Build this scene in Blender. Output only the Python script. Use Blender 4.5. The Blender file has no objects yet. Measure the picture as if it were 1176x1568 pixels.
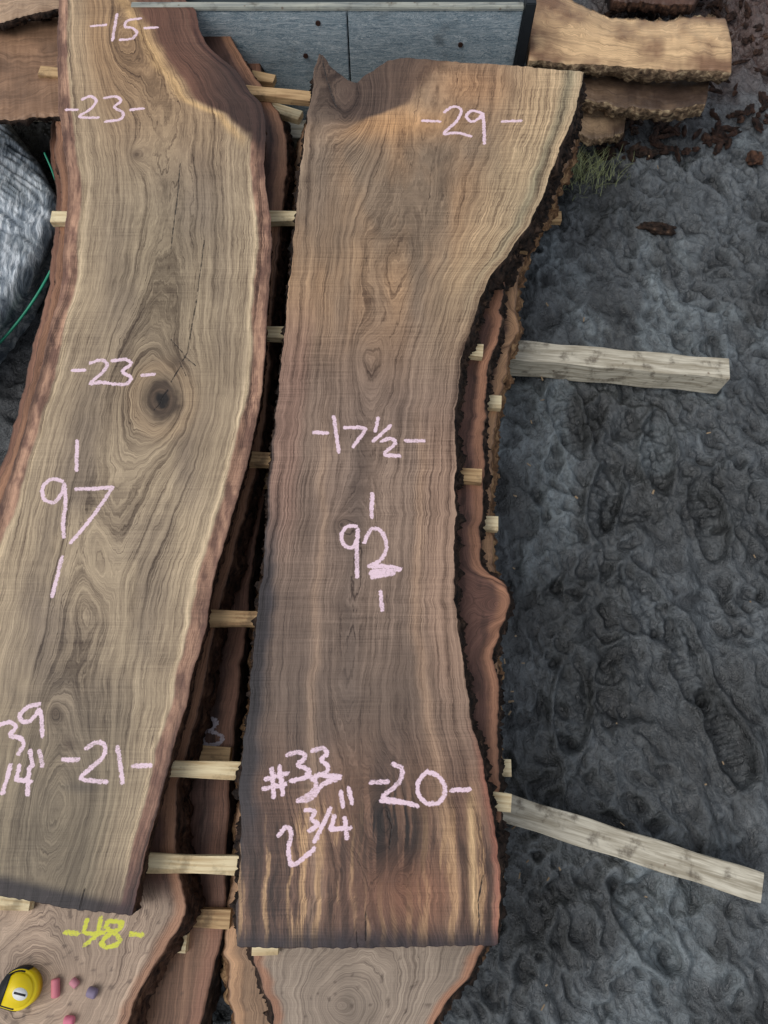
import bpy, math, random
import numpy as np
from mathutils import Vector
random.seed(4); rng=np.random.RandomState(7)

# ---------------------------------------------------------------- survey helpers
TH=math.radians(19.0); F=1130.0; CX,CY=588.0,784.0
H=0.45; CAMZ=H+1.62
ST,CT=math.sin(TH),math.cos(TH)
def P(px,py,z):
    u=px-CX; v=py-CY
    k=(z-CAMZ)/(-(F*CT+v*ST))
    return (k*u, k*(F*ST-v*CT))
def Q(X,Y,z):
    d=Y*ST-(z-CAMZ)*CT; dn=-Y*CT-(z-CAMZ)*ST
    return CX+F*X/d, CY+F*dn/d

def vnoise(x,y,seed=0):
    t=np.random.RandomState(1000+seed).rand(256,256)*2-1
    xi=np.floor(x).astype(int); yi=np.floor(y).astype(int)
    fx=x-xi; fy=y-yi
    fx=fx*fx*fx*(fx*(fx*6-15)+10); fy=fy*fy*fy*(fy*(fy*6-15)+10)
    a=t[xi&255,yi&255]; b=t[(xi+1)&255,yi&255]; c=t[xi&255,(yi+1)&255]; d=t[(xi+1)&255,(yi+1)&255]
    return (a*(1-fx)+b*fx)*(1-fy)+(c*(1-fx)+d*fx)*fy
def fbm(x,y,seed=0,o=4,g=.5):
    s=0;a=1;n=0
    for i in range(o):
        s=s+a*vnoise(x*2**i+13.7*i,y*2**i+7.1*i,seed+i); n+=a; a*=g
    return s/n
def lin(c):
    c=np.array(c,dtype=float)/255.0
    return np.where(c<=.04045,c/12.92,((c+.055)/1.055)**2.4)
def sm(x,a,b):
    t=np.clip((x-a)/(b-a),0,1); return t*t*(3-2*t)

# ---------------------------------------------------------------- node helper
class NB:
    def __init__(s,name):
        s.mat=bpy.data.materials.new(name); s.mat.use_nodes=True
        s.t=s.mat.node_tree; s.b=s.t.nodes['Principled BSDF']
    def n(s,ty,**k):
        nd=s.t.nodes.new(ty)
        for a,v in k.items(): setattr(nd,a,v)
        return nd
    def put(s,sock,v):
        if isinstance(v,bpy.types.NodeSocket): s.t.links.new(v,sock)
        else: sock.default_value=v
    def m(s,op,a,b=0.0,c=None):
        nd=s.n('ShaderNodeMath',operation=op); s.put(nd.inputs[0],a); s.put(nd.inputs[1],b)
        if c is not None: s.put(nd.inputs[2],c)
        return nd.outputs[0]
    def attr(s,name,out='Fac'):
        return s.n('ShaderNodeAttribute',attribute_name=name).outputs[out]
    def obj(s): return s.n('ShaderNodeTexCoord').outputs['Object']
    def map(s,v,sc=(1,1,1),rot=(0,0,0)):
        nd=s.n('ShaderNodeMapping'); s.put(nd.inputs[0],v); nd.inputs['Scale'].default_value=sc; nd.inputs['Rotation'].default_value=rot
        return nd.outputs[0]
    def noise(s,v,scale,detail=3,rough=.5,dist=0):
        nd=s.n('ShaderNodeTexNoise'); s.put(nd.inputs['Vector'],v); nd.inputs['Scale'].default_value=scale
        nd.inputs['Detail'].default_value=detail; nd.inputs['Roughness'].default_value=rough; nd.inputs['Distortion'].default_value=dist
        return nd.outputs[0]
    def noise1(s,w,detail=2,rough=.5):
        nd=s.n('ShaderNodeTexNoise',noise_dimensions='1D'); s.put(nd.inputs['W'],w); nd.inputs['Scale'].default_value=1
        nd.inputs['Detail'].default_value=detail; nd.inputs['Roughness'].default_value=rough
        return nd.outputs[0]
    def voro(s,v,scale,feat='F1'):
        nd=s.n('ShaderNodeTexVoronoi',feature=feat); s.put(nd.inputs['Vector'],v); nd.inputs['Scale'].default_value=scale
        return nd.outputs[0]
    def ramp(s,f,st):
        nd=s.n('ShaderNodeValToRGB'); s.put(nd.inputs[0],f); e=nd.color_ramp.elements
        while len(e)<len(st): e.new(.5)
        for i,(p,c) in enumerate(st):
            e[i].position=p
            if isinstance(c,(int,float)): c=(c,c,c)
            e[i].color=(*c,1)
        return nd.outputs[0]
    def mix(s,f,a,b,bt='MIX'):
        nd=s.n('ShaderNodeMix',data_type='RGBA',blend_type=bt)
        s.put(nd.inputs[0],f)
        s.put(nd.inputs[6],a if isinstance(a,bpy.types.NodeSocket) else (*a,1)); s.put(nd.inputs[7],b if isinstance(b,bpy.types.NodeSocket) else (*b,1))
        return nd.outputs[2]
    def sstep(s,v,a,b,o0=0.,o1=1.):
        nd=s.n('ShaderNodeMapRange',interpolation_type='SMOOTHSTEP'); s.put(nd.inputs[0],v)
        nd.inputs[1].default_value=a; nd.inputs[2].default_value=b; nd.inputs[3].default_value=o0; nd.inputs[4].default_value=o1
        return nd.outputs[0]
    def bump(s,h,st,d):
        nd=s.n('ShaderNodeBump'); nd.inputs['Strength'].default_value=st; nd.inputs['Distance'].default_value=d
        s.put(nd.inputs['Height'],h); s.t.links.new(nd.outputs[0],s.b.inputs['Normal'])
    def done(s,col,rough=.6,spec=.3):
        s.put(s.b.inputs['Base Color'],col if isinstance(col,bpy.types.NodeSocket) else (*col,1))
        s.put(s.b.inputs['Roughness'],rough); s.b.inputs['Specular IOR Level'].default_value=spec
        return s.mat

def wood_mat(name,K=26.,c1=.55,c2=.5,ink=(244,214,224),saw=.25,rough=.52,con=.62):
    N=NB(name); o=N.obj()
    tint=N.attr('tint','Color'); ring=N.attr('ring')
    wob=N.noise(N.map(o,(1,.2,1)),30,5,.65)
    r=N.m('ADD',ring,N.m('MULTIPLY',N.m('SUBTRACT',wob,.5),.055))
    w1=N.noise1(N.m('MULTIPLY',r,9.),2)
    ph=N.m('ADD',N.m('MULTIPLY',r,K),N.m('MULTIPLY',w1,9.))
    fr=N.m('FRACT',ph)
    line=N.ramp(fr,[(0,0.),(.07,.05),(.24,.8),(.6,1.),(.93,.8),(1,0.)])
    amp=N.sstep(N.noise(N.map(o,(1,.3,1)),9,3),.36,.66,.1,1.2)
    broad=N.noise1(N.m('MULTIPLY',r,15.),3,.65)
    fine=N.noise1(N.m('MULTIPLY',r,190.),2,.7)
    sep=N.n('ShaderNodeSeparateXYZ'); N.put(sep.inputs[0],o)
    cmb=N.n('ShaderNodeCombineXYZ'); N.put(cmb.inputs[0],N.m('MULTIPLY',r,210.)); N.put(cmb.inputs[1],N.m('MULTIPLY',sep.outputs[1],22.)); N.put(cmb.inputs[2],N.m('MULTIPLY',sep.outputs[0],9.))
    fib=N.noise(cmb.outputs[0],1.,3,.7)
    cm2=N.n('ShaderNodeCombineXYZ'); N.put(cm2.inputs[0],N.m('MULTIPLY',r,34.)); N.put(cm2.inputs[1],N.m('MULTIPLY',sep.outputs[1],3.5)); N.put(cm2.inputs[2],N.m('MULTIPLY',sep.outputs[0],3.))
    strk=N.noise(cm2.outputs[0],1.,3,.6)
    sawn=N.noise(N.map(o,(7,300,1),(0,0,.02)),1.,2,.7)
    sawamp=N.sstep(N.noise(o,6,3),.35,.65,.2,1.3)
    patch=N.noise(o,5.,4,.6)
    v=N.m('MULTIPLY',N.m('MULTIPLY',N.m('SUBTRACT',line,.70),amp),c1)
    v=N.m('ADD',v,N.m('MULTIPLY',N.m('SUBTRACT',broad,.5),c2*2.3))
    v=N.m('ADD',v,N.m('MULTIPLY',N.m('SUBTRACT',strk,.5),1.7))
    v=N.m('ADD',v,N.m('MULTIPLY',N.m('SUBTRACT',fine,.5),.9))
    v=N.m('ADD',v,N.m('MULTIPLY',N.m('SUBTRACT',fib,.5),1.7))
    v=N.m('ADD',v,N.m('MULTIPLY',N.m('MULTIPLY',N.m('SUBTRACT',sawn,.5),saw*2.8),sawamp))
    v=N.m('ADD',v,N.m('MULTIPLY',N.m('SUBTRACT',patch,.5),.9))
    f=N.m('ADD',N.m('MULTIPLY',v,con),.5)
    dark=N.mix(1.,tint,(.27,.22,.20),'MULTIPLY'); light=N.mix(1.,tint,(1.75,1.73,1.66),'MULTIPLY')
    cl=N.n('ShaderNodeClamp'); N.put(cl.inputs[0],f)
    col=N.mix(cl.outputs[0],dark,light)
    cr=N.m('ADD',N.attr('crack'),N.m('MULTIPLY',N.m('SUBTRACT',N.noise(o,90,2),.5),.003))
    cm=N.sstep(cr,.0004,.0022,1.,0.)
    col=N.mix(cm,col,(.015,.010,.008))
    dn=N.noise(o,170,3,.6)
    di=N.m('ADD',N.attr('ink'),N.m('MULTIPLY',N.m('SUBTRACT',dn,.5),.009))
    im=N.sstep(di,.0034,.0054,1.,0.)
    pt=N.m('ADD',N.noise(N.map(o,(1,2.5,1)),230,2,.7),N.m('MULTIPLY',N.noise(o,22,2),.5))
    im=N.m('MULTIPLY',im,N.sstep(pt,.52,.76,.4,.97))
    ic=lin(ink)
    col=N.mix(im,col,tuple(ic))
    N.bump(N.m('ADD',N.m('MULTIPLY',sawn,.8),N.m('SUBTRACT',N.m('MULTIPLY',fib,.7),N.m('MULTIPLY',cm,3.))),.5,.0014)
    return N.done(col,rough,.35)

def bark_mat(name,a=(20,17,16),b=(62,48,40),c=(124,98,80),p=(.40,.60,.82),bs=1.):
    N=NB(name); o=N.obj()
    n1=N.noise(N.map(o,(1,.45,1.6)),45,6,.7,.8); n2=N.voro(N.map(o,(1,.35,1)),60)
    f=N.m('ADD',N.m('MULTIPLY',n1,.8),N.m('MULTIPLY',n2,.25))
    col=N.ramp(f,[(p[0],tuple(lin(a))),(p[1],tuple(lin(b))),(p[2],tuple(lin(c)))])
    N.bump(f,1.,.012*bs)
    return N.done(col,.85,.2)

M_bark=bark_mat('bark_dark')
M_bark_red=bark_mat('bark_red',(34,24,20),(88,62,48),(140,106,82))
M_bark_pale=bark_mat('bark_pale',(40,30,24),(124,92,66),(190,154,112),(.33,.53,.72))
M_end=bark_mat('sealed_end_grain',(26,22,22),(48,40,38),(80,66,56))

# ---------------------------------------------------------------- generic mesh
def new_mesh(name,v,f,mats,midx=None,smooth=True):
    me=bpy.data.meshes.new(name); me.from_pydata(v,[],f)
    for m in mats: me.materials.append(m)
    if midx is not None: me.polygons.foreach_set('material_index',midx)
    me.polygons.foreach_set('use_smooth',[smooth]*len(me.polygons))
    me.update()
    ob=bpy.data.objects.new(name,me); bpy.context.scene.collection.objects.link(ob)
    return ob
def set_attr(ob,name,arr):
    a=ob.data.attributes.new(name,'FLOAT','POINT'); a.data.foreach_set('value',np.asarray(arr,dtype=np.float32))
def set_col(ob,name,arr):
    a=ob.data.attributes.new(name,'FLOAT_COLOR','POINT')
    c=np.ones((len(arr),4),dtype=np.float32); c[:,:3]=arr; a.data.foreach_set('color',c.ravel())
def grade(arr,gain=1.14,sat=.82):
    l=(arr*np.array([.3,.59,.11])).sum(1,keepdims=True)
    return np.clip((l+(arr-l)*sat)*gain,0,.9)

def seg_dist(X,Y,strokes,z,cap=.03,curve=True):
    D=np.full(X.shape,cap)
    for st in strokes:
        pts=[np.array(P(a,b,z)) for a,b in st]
        if curve and len(pts)>3:
            for _ in range(2):
                q=[pts[0]]
                for a,b in zip(pts[:-1],pts[1:]): q+= [a*.78+b*.22,a*.22+b*.78]
                q.append(pts[-1]); pts=q
        for a,b in zip(pts[:-1],pts[1:]):
            x0,x1=min(a[0],b[0])-cap,max(a[0],b[0])+cap; y0,y1=min(a[1],b[1])-cap,max(a[1],b[1])+cap
            m=(X>x0)&(X<x1)&(Y>y0)&(Y<y1)
            if not m.any(): continue
            px=X[m]-a[0]; py=Y[m]-a[1]; d=b-a; L=d@d+1e-12
            t=np.clip((px*d[0]+py*d[1])/L,0,1)
            dd=np.hypot(px-t*d[0],py-t*d[1]); D[m]=np.minimum(D[m],dd)
    return D

def make_slab(name,Lp,Rp,Tp,Bp,z,th,res,colf,bumps=(),ink=(),cracks=(),mat=None,side=None,end=None,
              flL=.02,flR=.02,seed=0,dbase=.35,edge=.004,centre=0.0,rough_side=.008,knots=(),damp=.13):
    def edgef(pts):
        w=np.array([P(a,b,z) for a,b in pts]); w=w[np.argsort(w[:,1])]
        ys=np.linspace(w[0,1],w[-1,1],500); xs=np.interp(ys,w[:,1],w[:,0])
        k=np.hanning(13); k/=k.sum(); xs=np.convolve(np.pad(xs,6,'edge'),k,'valid')
        return ys,xs
    ly,lx=edgef(Lp); ry,rx=edgef(Rp)
    def endf(pts):
        w=np.array([P(a,b,z) for a,b in pts]); s=(w[:,0]-w[0,0])/(w[-1,0]-w[0,0]); return s,w[:,1]
    ts,ty=endf(Tp); bs,by=endf(Bp)
    width=np.mean(rx)-np.mean(lx); length=ty.mean()-by.mean()
    ns=max(8,int(width/res)); nt=max(10,int(length/res))
    s=np.linspace(0,1,ns); t=np.linspace(0,1,nt)
    S,T=np.meshgrid(s,t)
    Yt=np.interp(S,ts,ty)+.002*vnoise(S*60,S*0,seed+3); Yb=np.interp(S,bs,by)+.0015*vnoise(S*60,S*0+5,seed+4)
    Y=Yb+(Yt-Yb)*T
    Lx=np.interp(Y,ly,lx)+edge*fbm(Y*22,Y*0,seed+5,5,.65); Rx=np.interp(Y,ry,rx)+edge*fbm(Y*22,Y*0+9,seed+6,5,.65)
    X=Lx+(Rx-Lx)*S
    X=X.ravel();Y=Y.ravel();Sf=S.ravel()
    px,py=Q(X,Y,z); w=2*Sf-1
    dd=dbase+damp*fbm(py/330,px/1500,seed+20,2)+.022*fbm(py/110,px/160,seed+21,2)
    ring=np.sqrt((w-centre-.06*np.sin(py/170+seed))**2+dd**2)+.03*fbm(px/80,py/380,seed+30,3)+.007*fbm(px/18,py/50,seed+31,2)
    for (bx,byy,sx,sy,a) in bumps:
        ring=ring+.65*a*np.exp(-(((px-bx)/sx)**2+((py-byy)/sy)**2))
    for (bx,byy,sx,sy,a) in knots:
        rho=np.sqrt(((px-bx)/sx)**2+((py-byy)/sy)**2)*(1+.12*fbm(px/20,py/20,seed+33,2))
        ring=ring+a*np.exp(-rho)
    tint=grade(colf(px,py,w,ring))
    D=seg_dist(X,Y,ink,z) if ink else np.full(X.shape,.03)
    C=seg_dist(X,Y,cracks,z,curve=False) if cracks else np.full(X.shape,.03)
    Z=np.full(X.shape,z)
    idx=np.arange(ns*nt).reshape(nt,ns)
    q=np.stack([idx[:-1,:-1],idx[:-1,1:],idx[1:,1:],idx[1:,:-1]],-1).reshape(-1,4)
    faces=q.tolist(); mi=[0]*len(faces)
    per=list(idx[0,:])+list(idx[1:,-1])+list(idx[-1,:-1][::-1])+list(idx[1:-1,0][::-1])
    kind=[0]*ns+[1]*(nt-1)+[0]*(ns-1)+[2]*(nt-2)
    per=np.array(per); kind=np.array(kind); n=len(per)
    kind[[0,ns-1]]=0
    bx_,by_=X[per],Y[per]
    sx_=(np.roll(bx_,-3)-np.roll(bx_,3)); sy_=(np.roll(by_,-3)-np.roll(by_,3)); L=np.hypot(sx_,sy_)+1e-9
    nx,ny=sy_/L,-sx_/L
    fl=np.where(kind==1,flR,np.where(kind==2,flL,.0006))
    k5=np.hanning(15);k5/=k5.sum(); fl=np.convolve(np.pad(fl,7,'wrap'),k5,'valid')
    arc=np.cumsum(L/6)
    V=[np.stack([X,Y,Z],1)]; rows=8; base=len(X); prev=per
    at=[ring];tt=[tint];ii=[D];cc=[C]
    rsd=np.where(kind==0,.0008,rough_side)
    for k in range(1,rows+1):
        f=k/rows
        prof=fl*(f**.7)*(1+.5*fbm(arc*9,arc*0+f*.8,seed+40,3))+rsd*fbm(arc*38,arc*0+f*4,seed+41,5,.7)*min(1,f*2.2)*1.5
        V.append(np.stack([bx_+nx*prof,by_+ny*prof,np.full(n,z-th*f)+ (.004*fbm(arc*40,arc*0+f*9,seed+42,2)*(kind>0) if k<rows else 0)],1))
        cur=np.arange(n)+base+(k-1)*n
        a=prev; b=np.roll(prev,-1); c=np.roll(cur,-1)
        fs=np.stack([a,cur,c,b],1); faces+=fs.tolist(); mi+=[1 if q_>0 else 2 for q_ in kind]
        prev=cur
        at.append(ring[per]);tt.append(tint[per]);ii.append(np.full(n,.03));cc.append(np.full(n,.03))
    faces.append(list(map(int,prev[::-1]))); mi.append(1)
    V=np.concatenate(V)
    ob=new_mesh(name,V.tolist(),faces,[mat,side,end],mi)
    set_attr(ob,'ring',np.concatenate(at)); set_attr(ob,'ink',np.concatenate(ii)); set_attr(ob,'crack',np.concatenate(cc))
    set_col(ob,'tint',np.concatenate(tt))
    return ob

def lerp(a,b,f): f=np.asarray(f)[:,None]; return a*(1-f)+b*f
def g(px,py,x,y,sx,sy): return np.exp(-(((px-x)/sx)**2+((py-y)/sy)**2))

# ---------------------------------------------------------------- slab A (97")
A_L=[(96,-120),(92,-20),(90,10),(88,60),(88,110),(90,170),(97,220),(103,260),(105,300),(100,350),(95,390),(97,420),(92,450),(78,490),(70,530),(62,570),(50,610),(40,650),(28,690),(15,730),(5,760),(-10,800),(-38,880),(-62,960),(-84,1050),(-97,1150),(-105,1250),(-108,1345),(-110,1420)]
A_R=[(268,-120),(276,-40),(282,0),(300,14),(306,45),(318,70),(340,90),(358,104),(374,125),(385,145),(400,155),(407,178),(407,210),(404,260),(408,300),(415,340),(417,370),(415,400),(412,450),(408,500),(405,560),(400,610),(390,660),(380,710),(368,750),(355,790),(343,830),(332,870),(322,910),(318,950),(308,990),(295,1030),(285,1080),(272,1120),(260,1170),(248,1220),(235,1260),(225,1300),(215,1350),(200,1402),(196,1450)]
def colA(px,py,w,ring):
    n=fbm(px/60,py/140,51,4)
    base=lerp(lin((152,132,104)),lin((122,105,86)),np.clip(.5+n*1.2,0,1))
    base=lerp(base,lin((158,121,78)),sm(py,330,60)*.85)
    base=lerp(base,lin((114,101,78)),sm(py,900,1330)*.75)
    aw=np.abs(w)+.03*fbm(py/60,px/400,52,3)
    base=lerp(base,lin((172,149,116)),sm(aw,.45,.78)*.55)
    base=lerp(base,lin((198,173,134)),np.exp(-((aw-.84)/.018)**2)*.7)
    rimn=fbm(px/10,py/26,57,4,.65)
    rim=lerp(lin((166,124,96)),lin((112,78,62)),np.clip(.5+rimn*1.5,0,1))
    f=sm(aw,.855,.885)[:,None]; base=base*(1-f)+rim*f
    base=lerp(base,lin((92,62,50)),sm(aw,.95,1.0)*.7)
    base=lerp(base,lin((108,72,57)),sm(aw,.85,.89)*(w>0)*sm(py,1000,1300)*.75)
    bx=np.interp(py,[0,60,100,150,175,215,300],[200,236,256,292,345,385,420])+6*fbm(py/20,px/30,53,2)
    dk=sm(px-bx,-4,12)*sm(py,260,205)
    base=lerp(base,lin((96,58,43)),dk*.92); base=lerp(base,lin((50,36,32)),dk*sm(px,280,360)*sm(py,20,110)*.8)
    base=lerp(base,lin((208,166,102)),np.exp(-((px-bx+12)/9)**2)*sm(py,235,190)*.7)
    base=lerp(base,lin((108,84,60)),g(px,py,250,612,66,70)*.6)
    base=lerp(base,lin((104,92,70)),g(px,py,250,420,60,150)*.4)
    rho=np.hypot((px-248)/1.0,(py-612)/1.15)
    base=lerp(base,lin((168,140,104)),np.exp(-((rho-44)/11)**2)*.5)
    base=lerp(base,lin((60,46,36)),sm(rho+5*fbm(px/12,py/12,58,2),33,20)*.85)
    base=lerp(base,lin((96,76,58)),np.exp(-((rho-14)/3)**2)*.6)
    base=lerp(base,lin((22,18,17)),sm(rho+4*fbm(px/8,py/8,59,2),13,8)*.9)
    for (x,y,s) in [(208,237,9),(85,1092,12),(105,1140,10),(270,555,12)]: base=lerp(base,lin((78,60,46)),g(px,py,x,y,s,s)*.7)
    base=lerp(base,lin((64,58,54)),g(px,py,125,1205,30,9)*.5)
    yb=np.interp(px,[-110,0,100,200],[1330,1345,1368,1390])
    base=lerp(base,lin((44,38,42)),sm(py-yb,-14,6)*.95)
    base=lerp(base,lin((60,40,42)),sm(py,1290,1400)*sm(px,130,200)*.8)
    return base
inkA=[[(140,40),(162,38)],[(179,22),(172,62)],[(216,28),(193,31),(190,42),(203,42),(211,50),(203,60),(184,61)],[(222,43),(241,42)],
 [(102,168),(118,168)],[(126,152),(140,146),(149,154),(140,167),(116,180),(150,180)],[(160,150),(178,147),(188,154),(172,164),(190,172),(187,183),(162,186)],[(200,168),(219,166)],
 [(111,567),(130,567)],[(138,556),(155,550),(166,557),(158,570),(134,589),(150,585),(169,587)],[(172,552),(195,550),(203,557),(184,569),(203,578),(195,589),(172,588)],[(217,575),(236,573)],
 [(118,675),(117,720)],
 [(95,737),(80,732),(64,744),(66,766),(84,771),(97,752),(98,738),(101,770),(96,800),(98,822)],[(116,749),(146,748),(172,746)],[(172,747),(150,780),(130,806),(108,831)],[(95,853),(80,913)],
 [(-4,1112),(14,1104),(27,1112),(12,1127),(34,1130),(37,1142),(28,1154)],[(60,1078),(42,1082),(28,1096),(36,1108),(52,1100),(62,1082),(65,1126)],
 [(30,1172),(25,1194),(48,1196)],[(45,1176),(42,1216)],[(4,1215),(16,1172)],[(46,1150),(50,1172)],[(60,1150),(65,1172)],
 [(97,1163),(119,1163)],[(132,1146),(148,1135),(162,1140),(160,1158),(140,1175),(118,1194),(163,1197)],[(180,1144),(188,1198)],[(204,1173),(231,1172)]]
crA=[[(276,250),(272,300),(266,345),(262,381)],[(313,368),(307,415),(300,465),(292,510),(287,540),(280,552)],[(280,540),(262,520)],[(282,545),(300,560)],[(277,560),(262,585)],[(247,612),(258,596)],[(247,616),(236,628)],[(275,553),(285,575)],[(130,1360),(122,1392)]]
M_A=wood_mat('walnut_face_light',K=20,c1=.6,c2=.42,saw=.22)
make_slab('walnut_slab',A_L,A_R,[(94,-95),(272,-95)],[(-108,1352),(0,1372),(100,1392),(200,1402)],H,.07,.0027,colA,
 bumps=[(275,545,26,34,.10),(170,90,36,90,-.2),(152,850,20,80,.13),(140,935,40,50,-.16),(110,1230,60,90,-.16),(230,1000,60,160,.06),(190,700,60,80,.08)],
 knots=[(248,613,34,42,-.6),(208,237,12,15,-.14),(85,1092,14,20,-.14)],
 ink=inkA,cracks=crA,mat=M_A,side=M_bark_red,end=M_end,flL=.006,flR=-.012,seed=1,rough_side=.006)

# ---------------------------------------------------------------- slab B
B_L=[(486,40),(490,82),(482,100),(478,140),(470,180),(464,230),(458,280),(453,330),(450,370),(447,400),(440,460),(435,510),(430,560),(425,620),(420,660),(415,700),(411,750),(409,800),(406,850),(400,900),(392,960),(386,1020),(380,1080),(371,1140),(366,1200),(371,1260),(366,1320),(363,1380),(362,1480)]
B_R=[(902,60),(895,110),(888,140),(878,180),(860,220),(845,260),(830,300),(812,340),(790,370),(770,400),(745,430),(735,460),(722,500),(712,530),(705,560),(702,600),(695,640),(697,670),(700,700),(697,740),(698,780),(695,820),(697,870),(697,920),(700,970),(710,1010),(716,1060),(722,1110),(735,1150),(745,1200),(755,1250),(762,1300),(766,1350),(765,1400),(764,1480)]
B_T=[(486,82),(492,84),(505,98),(520,110),(537,122),(552,127),(563,115),(577,107),(592,93),(612,88),(650,91),(700,95),(780,100),(850,106),(895,110)]
B_B=[(362,1450),(450,1452),(560,1452),(650,1450),(765,1447)]
def colB(px,py,w,ring):
    n=fbm(px/60,py/160,71,4)
    top=lerp(lin((160,124,86)),lin((124,103,81)),np.clip(.5+n*1.1,0,1))
    mid=lerp(lin((114,93,79)),lin((136,112,94)),np.clip(.5+n*1.2,0,1))
    bot=lerp(lin((86,62,51)),lin((120,86,64)),np.clip(.5+n*1.2,0,1))
    base=top*(1-sm(py,380,640)[:,None])+mid*sm(py,380,640)[:,None]
    base=lerp(base,lin((96,79,67)),sm(py,850,1080)*.65)
    f=sm(py,1050,1260); base=base*(1-f[:,None])+bot*f[:,None]
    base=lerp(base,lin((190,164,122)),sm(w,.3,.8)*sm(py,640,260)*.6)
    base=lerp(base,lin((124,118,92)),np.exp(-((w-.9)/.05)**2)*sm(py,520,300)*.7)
    base=lerp(base,lin((158,124,99)),sm(w,.55,.8)*sm(py,560,700)*sm(py,1200,1000)*.6)
    base=lerp(base,lin((138,102,85)),sm(-w,.6,.8)*sm(py,420,560)*sm(py,900,760)*.6)
    base=lerp(base,lin((156,126,100)),np.exp(-((w+.42+.05*fbm(py/90,py*0,77,2))/.05)**2)*sm(py,560,760)*.5)
    base=lerp(base,lin((174,138,106)),np.exp(-((w-.62+.05*fbm(py/90,py*0,78,2))/.06)**2)*sm(py,560,760)*.5)
    base=lerp(base,lin((88,74,66)),np.exp(-((w+.05+.06*fbm(py/120,py*0,79,2))/.12)**2)*sm(py,560,700)*sm(py,1200,1050)*.5)
    bx=np.interp(py,[85,95,120,160,185,240],[720,690,660,625,560,480])+5*fbm(py/14,px/30,73,2)
    dk=sm(bx-px,-6,14)*sm(py,225,175)
    base=lerp(base,lin((80,61,51)),dk*.92)  # dark crotch wood plus a diagonal shadow, painted into the tint
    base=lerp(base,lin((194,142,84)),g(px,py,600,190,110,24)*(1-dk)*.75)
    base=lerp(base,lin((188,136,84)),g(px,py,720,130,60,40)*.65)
    base=lerp(base,lin((126,108,90)),g(px,py,488,260,30,110)*.8)
    base=lerp(base,lin((46,43,48)),sm(-w+.05*fbm(py/40,px/80,75,3),.78,.92)*sm(py,720,900)*sm(py,1420,1230)*.92)
    base=lerp(base,lin((36,32,34)),sm(-w,.965,1.0)*sm(py,600,700)*.85)
    st=fbm(px/11+.6*fbm(py/60,px/60,84,2),py/230,81,4,.6)
    hz=g(px,py,600,1290,52,100)
    base=lerp(base,lin((190,148,98)),sm(st,.10,.35)*sm(py,1200,1290)*.65*(1-hz))
    base=lerp(base,lin((50,36,31)),sm(-st,.12,.35)*sm(py,1210,1300)*.75)
    base=lerp(base,lin((24,22,23)),np.clip(hz*sm(st+.22,.0,.3)*1.35,0,.96))
    base=lerp(base,lin((66,46,36)),np.exp(-((px-590-.1*(py-1200))/12)**2)*sm(py,1200,1260)*.5)
    base=lerp(base,lin((152,98,66)),g(px,py,625,1370,80,50)*.5)
    base=lerp(base,lin((80,62,52)),g(px,py,522,803,16,12)*.7)
    base=lerp(base,lin((148,88,66)),sm(w,.93,.99)*sm(py,1080,1200)*.7)
    base=lerp(base,lin((42,36,42)),sm(py+5*fbm(px/25,px*0,83,3),1408,1446)*.88)
    base=lerp(base,lin((204,166,112)),np.exp(-((px-722-.03*(py-1250))/6)**2)*sm(py,1190,1250)*sm(py,1440,1380)*.75)
    return base
inkB=[[(647,185),(674,186)],[(680,172),(693,162),(708,166),(702,184),(675,207),(698,202),(721,209)],[(738,173),(722,168),(712,178),(722,188),(736,180),(740,170),(742,220)],[(769,186),(798,185)],
 [(481,662),(501,663)],[(511,638),(519,692)],[(528,655),(563,654),(551,670),(541,684)],[(579,640),(575,660)],[(598,652),(572,675)],[(584,676),(598,670),(608,678),(584,697),(612,698)],[(621,675),(649,675)],
 [(570,756),(569,792)],[(569,770),(569,790)],
 [(546,806),(530,805),(522,818),(526,836),(540,840),(548,826),(548,806),(546,850),(547,883)],
 [(558,830),(568,808),(585,812),(594,838),(582,860),(560,868),(590,866),(621,873),(570,874),(566,880),(612,877),(570,884)],[(583,906),(585,934)],
 [(406,1193),(440,1184)],[(404,1208),(437,1201)],[(416,1177),(419,1220)],[(428,1174),(433,1216)],
 [(440,1156),(460,1150),(470,1160),(452,1172),(474,1178),(472,1190),(446,1196)],[(478,1150),(494,1144),(503,1154),(488,1164),(504,1172),(500,1184),(482,1188)],
 [(470,1186),(488,1200),(474,1218),(450,1228),(478,1224),(492,1200),(527,1189),(498,1188)],
 [(522,1213),(525,1235)],[(534,1207),(539,1230)],
 [(468,1240),(484,1242),(475,1255),(490,1262),(474,1272)],[(506,1238),(482,1288)],[(512,1250),(506,1270),(536,1268)],[(528,1253),(531,1284)],
 [(427,1280),(438,1264),(448,1274),(440,1302),(446,1330),(481,1300)],
 [(568,1198),(594,1197)],[(602,1170),(618,1176),(612,1200),(580,1222),(610,1226),(639,1234)],[(584,1226),(630,1230)],
 [(655,1181),(641,1194),(638,1214),(650,1230),(670,1232),(683,1216),(679,1196),(666,1184),(652,1183)],[(692,1210),(719,1209)]]
crB=[[(492,84),(500,120),(515,165)],[(548,1450),(546,1428)],[(596,1300),(600,1265),(592,1240)],[(560,1440),(560,1395)],[(735,1430),(732,1380),(740,1340)]]
M_B=wood_mat('walnut_face_figured',K=18,c1=.56,c2=.45,saw=.34,rough=.45)
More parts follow.
